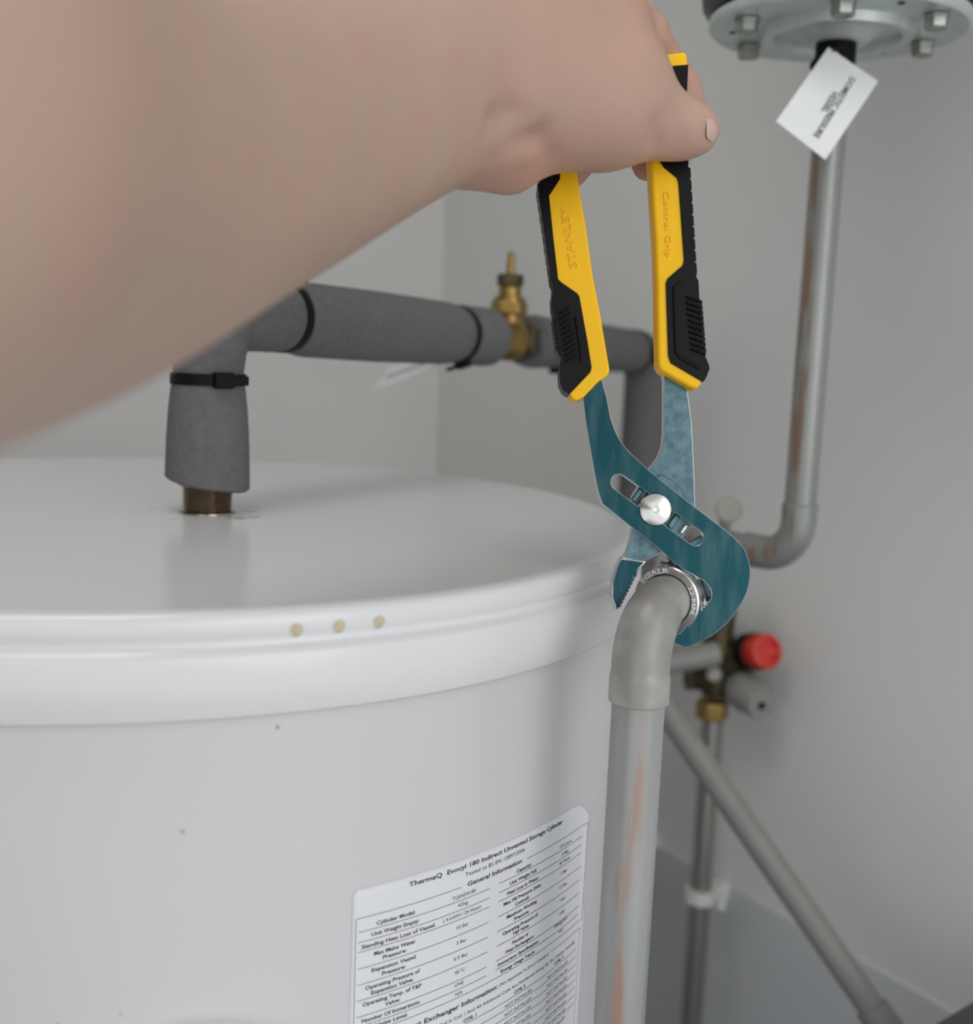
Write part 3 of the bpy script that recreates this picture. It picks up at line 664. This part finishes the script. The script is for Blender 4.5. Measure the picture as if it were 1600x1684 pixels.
def surface_nets(G):
    S = G < 0; n = np.array(G.shape)
    c = np.zeros(n - 1, int)
    for a in (0, 1):
        for b in (0, 1):
            for d in (0, 1): c += S[a:n[0] - 1 + a, b:n[1] - 1 + b, d:n[2] - 1 + d]
    cells = np.argwhere((c > 0) & (c < 8)); idx = -np.ones(n - 1, int); idx[tuple(cells.T)] = np.arange(len(cells))
    acc = np.zeros((len(cells), 3)); cnt = np.zeros(len(cells))
    corners = [(a, b, d) for a in (0, 1) for b in (0, 1) for d in (0, 1)]
    for ca in corners:
        for ax in range(3):
            if ca[ax]: continue
            cb = list(ca); cb[ax] = 1
            va = G[tuple((cells + ca).T)]; vb = G[tuple((cells + cb).T)]; m = (va < 0) != (vb < 0)
            t = np.zeros(len(cells)); t[m] = va[m] / (va[m] - vb[m]); p = np.tile(np.array(ca, float), (len(cells), 1)); p[:, ax] = t
            acc[m] += p[m]; cnt[m] += 1
    V = lo + (cells + acc / cnt[:, None]) * VX; Fc = []
    for ax in range(3):
        o1, o2 = (ax + 1) % 3, (ax + 2) % 3
        sa = [slice(None)] * 3; sb = [slice(None)] * 3; sa[ax] = slice(0, -1); sb[ax] = slice(1, None)
        A, B = S[tuple(sa)], S[tuple(sb)]; e = np.argwhere(A != B)
        ok = (e[:, o1] > 0) & (e[:, o2] > 0) & (e[:, o1] < n[o1] - 1) & (e[:, o2] < n[o2] - 1); e = e[ok]
        q = []
        for d1, d2 in ((-1, -1), (0, -1), (0, 0), (-1, 0)):
            k = e.copy(); k[:, o1] += d1; k[:, o2] += d2; q.append(idx[tuple(k.T)])
        q = np.stack(q, 1); fl = ~A[tuple(e.T)]; q[fl] = q[fl][:, ::-1]; Fc.append(q)
    Fc = np.concatenate(Fc); return V, Fc[(Fc >= 0).all(1)]
SV, SF = surface_nets(G)
E_ = np.concatenate([SF[:, [0, 1]], SF[:, [1, 2]], SF[:, [2, 3]], SF[:, [3, 0]]])
deg = np.bincount(E_[:, 0], minlength=len(SV)).astype(float) + np.bincount(E_[:, 1], minlength=len(SV))
for _ in range(7):
    s = np.zeros_like(SV)
    for i in range(3): s[:, i] = np.bincount(E_[:, 0], SV[E_[:, 1], i], len(SV)) + np.bincount(E_[:, 1], SV[E_[:, 0], i], len(SV))
    SV = SV * .5 + .5 * s / np.maximum(deg, 1)[:, None]
M['skin'] = mat('skin', (.50, .355, .285), .5, var=.0, vscale=38, bump=.22, bscale=330, col2=(.445, .31, .245), sss=.12, spec=.35)
def blush(nt):
    a = nt.nodes.new('ShaderNodeAttribute'); a.attribute_name = 'blush'; return a.outputs['Fac']
add_layer(M['skin'], blush, (.50, .245, .185))
def veins(nt):
    tc = nt.nodes.new('ShaderNodeTexCoord'); n = nt.nodes.new('ShaderNodeTexNoise'); n.inputs['Scale'].default_value = 14; n.inputs['Detail'].default_value = 2; nt.links.new(tc.outputs['Object'], n.inputs[0])
    return maprange(nt, n.outputs[0], .45, .75, 0, .45)
add_layer(M['skin'], veins, (.41, .31, .235))
def blotch(nt):
    tc = nt.nodes.new('ShaderNodeTexCoord'); n = nt.nodes.new('ShaderNodeTexNoise'); n.inputs['Scale'].default_value = 55; n.inputs['Detail'].default_value = 4; nt.links.new(tc.outputs['Object'], n.inputs[0])
    return maprange(nt, n.outputs[0], .48, .70, 0, .5)
add_layer(M['skin'], blotch, (.50, .30, .235))
arm_loc = P(900, 150, .465)
person = obj('person', SV, SF, M['skin'], None, loc=arm_loc, angle=180)
prop(person, 'bare forearm and hand reaching in from the upper left, gripping the plier handles', 'person')
at = person.data.attributes.new('blush', 'FLOAT', 'POINT'); bl = np.zeros(len(person.data.vertices))
co = np.empty(len(bl) * 3); person.data.vertices.foreach_get('co', co); co = co.reshape(-1, 3) + arm_loc
for x, y, d, r, s in ((1165, 215, .475, .012, .35), (842, 290, .455, .026, .5), (1122, 150, .52, .03, .7), (1066, 275, .52, .02, .8), (937, 278, .522, .02, .7), (1090, 60, .5, .018, .5), (1040, 60, .475, .03, .35), (1000, 150, .455, .055, .28)):
    bl = np.maximum(bl, s * np.clip(1.6 - np.linalg.norm(co - P(x, y, d), axis=1) / r, 0, 1))
at.data.foreach_set('value', bl)
# thumbnail
M['nail'] = mat('fingernail', (.56, .385, .345), .28, var=.03, vscale=60, spec=.5)
nN = unit(RT * .80 - Fv * .55 + UP * .12); nU = unit(UP - nN * (UP @ nN)); nS = np.cross(nN, nU)
dn = skin_hit(1173, 208) or .478
nc_ = P(1173, 208, dn + .0018)
V, Fc = [], []
for i in range(9):
    for k in range(20):
        r = i / 8; t = 2 * math.pi * k / 20; sx = abs(math.cos(t)) ** .7 * math.copysign(1, math.cos(t)); sy = abs(math.sin(t)) ** .7 * math.copysign(1, math.sin(t))
        V.append(nc_ + nU * sx * r * .0056 + nS * sy * r * .0050 + nN * (.0009 - .0026 * (r * sx) ** 2 - .0016 * (r * sy) ** 2))
Fc = [(i * 20 + k, i * 20 + (k + 1) % 20, (i + 1) * 20 + (k + 1) % 20, (i + 1) * 20 + k) for i in range(8) for k in range(20)]
nail = obj('thumbnail', V, Fc, M['nail'], person); nail['label'] = 'pale pink thumbnail'

# ------------------------------------------------------------------ expansion vessel and its feed pipe
VP_ = P(1337, 560, .80); vx, vy = VP_[0], VP_[1]
fz = P(1386, 48, .775)[2]; VC = np.array([vx, vy, fz])
ves = thing('expansion_vessel', tuple(VC), 'black pressure vessel with a bolted zinc flange hanging in the upper right', 'pressure vessel')
obj('tank_shell', *lathe([(.070, .004), (.084, .006), (.0885, .012), (.092, .035), (.112, .07), (.132, .13), (.136, .20), (.136, .42), (.12, .50), (.07, .545), (.02, .55)], VC, Z, 72), M['vessel'], ves)
obj('flange', *lathe([(.012, -.0105), (.020, -.0105), (.024, -.006), (.030, -.0035), (.040, -.0035), (.0415, -.0075), (.0480, -.0080), (.0495, -.0022), (.056, -.0015), (.076, -.002), (.0815, -.003), (.0838, -.001), (.0838, .004), (.080, .005), (.02, .005)], VC, Z, 96), M['zinc'], ves, angle=50)
for k in range(6):
    t = math.radians(17 + 60 * k); p = VC + np.array([math.cos(t), math.sin(t), 0]) * .0665
    b = obj('flange_bolt', *lathe([(.0085, -.0022), (.0085, -.0042), (.0076, -.0044), (.0076, -.0102), (.0068, -.0112)], p, Z, sides=6), M['zincbolt'], ves, smooth=False); bevel(b, .0005)
for k in range(3):
    t = math.radians(47 + 120 * k); p = VC + np.array([math.cos(t), math.sin(t), 0]) * .068
    obj('vent_hole', *lathe([(.0022, -.0018), (.0022, -.0024)], p, Z, 14), M['black'], ves)
obj('nipple', *lathe([(.0165, -.004), (.0165, -.008), (.0145, -.009), (.0125, -.0095)], VC, Z, 32), M['zinc'], ves)
cv = thing('check_valve', tuple(VC - Z * .02), 'black plastic check valve just under the zinc flange', 'valve')
obj('valve_body', *lathe([(.0120, .013), (.0132, .009), (.0132, -.004), (.0112, -.006), (.0112, -.016), (.0128, -.018), (.0128, -.026), (.0112, -.027)], VC - Z * .020, Z, 28), M['black'], cv)
hb = unit(-RT * .75 - Fv * .6)
obj('lever', *tube([VC - Z * .022, VC - Z * .025 + hb * .014, VC - Z * .030 + hb * .020], [.0055, .006, .0045], 16), M['black'], cv)
obj('brass_core', *lathe([(.0042, .009), (.0046, .017), (.003, .0175)], VC - Z * .024, unit(-RT * .35 - Fv * .9), 16), M['brass'], cv)
fpz = P(1311, 858, .815)[2]
feed = thing('feed_pipe', (vx, vy, fpz), 'grey painted feed pipe dropping from the vessel to an elbow', 'pipe')
vtop = VC - Z * .044
Rv = .026
he = unit(wd + np.array([-.25, 0, 0]))
eb = bend(np.array([vx, vy, fpz]), -Z, he, Rv, 12)
zsck = P(1316, 828, .815)[2]
obj('pipe', *tube([vtop, np.array([vx, vy, zsck - .004])], .011, 36), M['vpipe'], feed)
obj('elbow', *tube([np.array([vx, vy, zsck]), np.array([vx, vy, zsck - .0008])] + eb + [eb[-1] + he * .016, eb[-1] + he * .0168], [.0114, .0124] + [.0122] * len(eb) + [.0124, .0114], 36), M['vpipe'], feed)
obj('branch_pipe', *tube([eb[-1] + he * .012, eb[-1] + he * .16], .0112, 32), M['vpipe'], feed)
cc_ = P(1199, 838, .86)
obj('capped_stub', *merge(lathe([(.0085, .030), (.0098, .029), (.0098, .001), (.0090, 0), (.0070, -.0004), (.003, -.0004)], cc_, unit(Fv + wn * .25), 32), lathe([(.0045, -.016), (.0045, .002)], cc_ + Fv * .012, Z, 16)), M['beige'], feed)

# hanging card tag with its printed words
TD = .735
t2, crd, cs, n2 = card('paper_tag', [P(1362, 78, TD + .012), P(1444, 134, TD + .004), P(1357, 263, TD - .012), P(1276, 200, TD - .004)], .0005, 'white card tag with two lines of black print hanging under the zinc flange')
e_down = unit(cs[3] - cs[0]); e_r = unit(cs[1] - cs[0])
def tag_text(s, pa, pb, h):
    def hit(x, y):
        r = ray(x, y); return EYE + r * (((cs[0] - EYE) @ n2) / (r @ n2))
    g, f = text_geo(s, .012); x0_, x1_ = g[:, 0].min(), g[:, 0].max(); a, b = hit(*pa), hit(*pb); d = b - a; up = unit(np.cross(n2, d))
    obj('print', [a + d * (q[0] - x0_) / (x1_ - x0_) + up * (q[1] / .69 * h) + n2 * .0004 for q in g], f, M['ink'], t2, smooth=False)
tag_text('DOMESTIC PRESSURE', (1398, 127), (1337, 224), .0038)
tag_text('VESSEL', (1370, 149), (1350, 183), .0038)
obj('tag_string', *tube([P(1368, 86, TD + .011), P(1380, 78, TD + .02), P(1392, 74, TD + .03)], .0011, 10), M['black'], t2)

# ------------------------------------------------------------------ brass mixing-valve cluster on the right wall
D = 1.16
cl = thing('inlet_control_valve', tuple(P(1178, 1110, D)), 'tarnished brass control valve with red cap low on the right wall', 'valve')
ctr = P(1180, 1105, D)
ct = P(1182, 985, D - .01); cb_ = P(1172, 1192, D + .008)
obj('valve_body', *tube([P(1183, 1035, D), P(1182, 1060, D), P(1180, 1085, D), P(1178, 1120, D), P(1175, 1145, D)], [.014, .0175, .019, .0165, .013], 28), M['brassdark'], cl)
obj('cross_arm', *tube([P(1128, 1112, D + .01), P(1150, 1112, D + .006), P(1180, 1100, D), P(1205, 1085, D - .008), P(1228, 1076, D - .018)], [.0125, .0145, .0175, .0165, .014], 24), M['brassdark'], cl)
bevel(obj('union_nut', *lathe([(.0145, -.0095), (.0165, -.008), (.0165, .008), (.0145, .0095)], P(1171, 1166, D + .004), Z, sides=6), M['brass'], cl, smooth=False), .001)
bevel(obj('union_nut', *lathe([(.0125, -.007), (.0145, -.006), (.0145, .006), (.0125, .007)], P(1138, 1112, D + .008), unit(RT), sides=6), M['brassdark'], cl, smooth=False), .001)
obj('top_inlet', *tube([P(1185, 1045, D), P(1192, 1010, D), P(1195, 985, D)], [.012, .011, .011], 20), M['brassdark'], cl)
ca = unit(P(1262, 1073, D - .055) - P(1228, 1074, D - .018))
obj('cap_collar', *lathe([(.0165, 0), (.0185, .001), (.0185, .016), (.0165, .0165)], P(1230, 1072, D - .02), ca, 32), M['black'], cl)
rc = obj('red_cap', *lathe([(.0165, 0), (.0165, .002), (.0170, .003), (.0168, .018), (.0150, .0205), (.0115, .021), (.0105, .0175), (.003, .0175)], P(1230, 1072, D - .02) + ca * .0165, ca, 40), M['red'], cl)
rc['label'] = 'round red plastic cap'
obj('cap_grip', *box(P(1230, 1072, D - .02) + ca * .036, ca, *basis(ca)[:2], .0018, .0105, .003), M['red'], rc, smooth=False)
ga = unit(P(1252, 1158, D - .05) - P(1215, 1125, D - .01))
kn = obj('drain_knob', *lathe([(.013, -.012), (.0165, 0), (.019, .006), (.019, .020), (.0165, .026), (.0150, .040), (.0130, .043), (.004, .0432), (.0038, .040), (.001, .040)], P(1216, 1128, D - .012), ga, 36), M['greyplastic'], cl)
kn['label'] = 'grey plastic drain knob with a small hole'
obj('bore', *lathe([(.0042, .0425), (.0042, .0437)], P(1216, 1128, D - .012), ga, 16), M['black'], kn)
obj('test_plug', *lathe([(.0075, 0), (.0075, .004), (.005, .006)], P(1173, 1108, D - .018), unit(-Fv), 18), M['beige'], cl)
obj('outlet_pipe', *tube([P(1060, 1096, D - .03), P(1172, 1076, D - .03), P(1182, 1074, D - .03)], [.0118, .0118, .0108], 28), M['greyplastic'], cl)
# copper drop under it, held by a clip
cpx = P(1170, 1205, 1.185)
drop = thing('copper_drop_pipe', (cpx[0], cpx[1], 0), 'bare dull copper pipe dropping from the brass control valve', 'pipe')
obj('pipe', *tube([np.array([cpx[0], cpx[1], .3]), np.array([cpx[0], cpx[1], P(1171, 1180, 1.17)[2]])], .0108, 32), M['copper'], drop)
def pipe_clip(name, c, r, label_):
    t = thing(name, tuple(c), label_, 'pipe clip', 'white clips holding the wall pipes')
    pts = []
    x_, y_ = wn, wd
    for a in np.linspace(-70, 250, 24):
        pts.append(c + (wn * math.cos(math.radians(a + 90)) * -1 + wd * math.sin(math.radians(a + 90)) * 1) * (r + .0022))
    ring = obj('ring', *lathe([(r + .0003, -.007), (r + .0048, -.007), (r + .0048, .007), (r + .0003, .007)], c, Z, 36, close=False), M['clip'], t)
    dist = (WP - c) @ wn
    bevel(obj('foot', *box(c + wn * (dist / 2 + r / 2) , wn, wd, Z, max(.003, (dist - r) / 2), .010, .0075), M['clip'], t, smooth=False), .001)
    bevel(obj('lug', *box(c - wd * (r + .010) + wn * .004, wd, wn, Z, .0085, .0042, .0062), M['clip'], t, smooth=False), .001)
    return t
cz1 = P(1160, 1477, 1.20)[2]
pipe_clip('pipe_clip', np.array([cpx[0], cpx[1], cz1]), .0112, 'white plastic clip around the bare copper drop pipe')
gz = G0 * [1, 1, 0] + Z * P(1090, 1425, 1.25)[2]
pipe_clip('pipe_clip', gz, .0225, 'white plastic clip half hidden behind the grey riser pipe')

# diagonal grey waste pipe
dA, dB = P(1062, 1120, 1.02), P(1452, 1684, .93); dd = unit(dB - dA)
dp = thing('waste_pipe', tuple(dA), 'long grey plastic waste pipe sloping down across the right wall', 'pipe')
obj('pipe', *tube([dA, dB + dd * .05], .0112, 28), M['dgrey'], dp)
cpos = P(1432, 1655, .935)
obj('coupling', *lathe([(.0112, 0), (.0138, .001), (.0138, .040), (.0112, .041)], cpos, dd, 28), M['dgrey'], dp)

# dark cupboard corner at the lower right
p0 = P(1535, 1684, .8); zc_ = p0[2]; p1 = on_plane(1600, 1645, zc_); ee = unit(p1 - p0); en = np.array([ee[1], -ee[0], 0])
cup = thing('dark_cupboard', tuple((p0 + p1) / 2 * [1, 1, 0]), 'dark grey cupboard top just showing in the bottom right corner', 'cupboard')
wid, dep = .14, .20
cc2 = p0 + ee * (wid / 2 - .02) + en * dep / 2
bevel(obj('worktop', *box(cc2 - Z * .012, ee, en, Z, wid / 2, dep / 2, .012), M['darkplastic'], cup, smooth=False), .002)
bevel(obj('carcass', *box(cc2 * [1, 1, 0] + Z * (zc_ - .024) / 2, ee, en, Z, wid / 2 - .01, dep / 2 - .01, (zc_ - .024) / 2), M['darkplastic'], cup, smooth=False), .002)
dr = bevel(obj('door', *box(cc2 * [1, 1, 0] + en * (dep / 2 - .004) + Z * (zc_ - .03) / 2, ee, en, Z, wid / 2 - .014, .006, (zc_ - .08) / 2), M['darkplastic'], cup, smooth=False), .002)
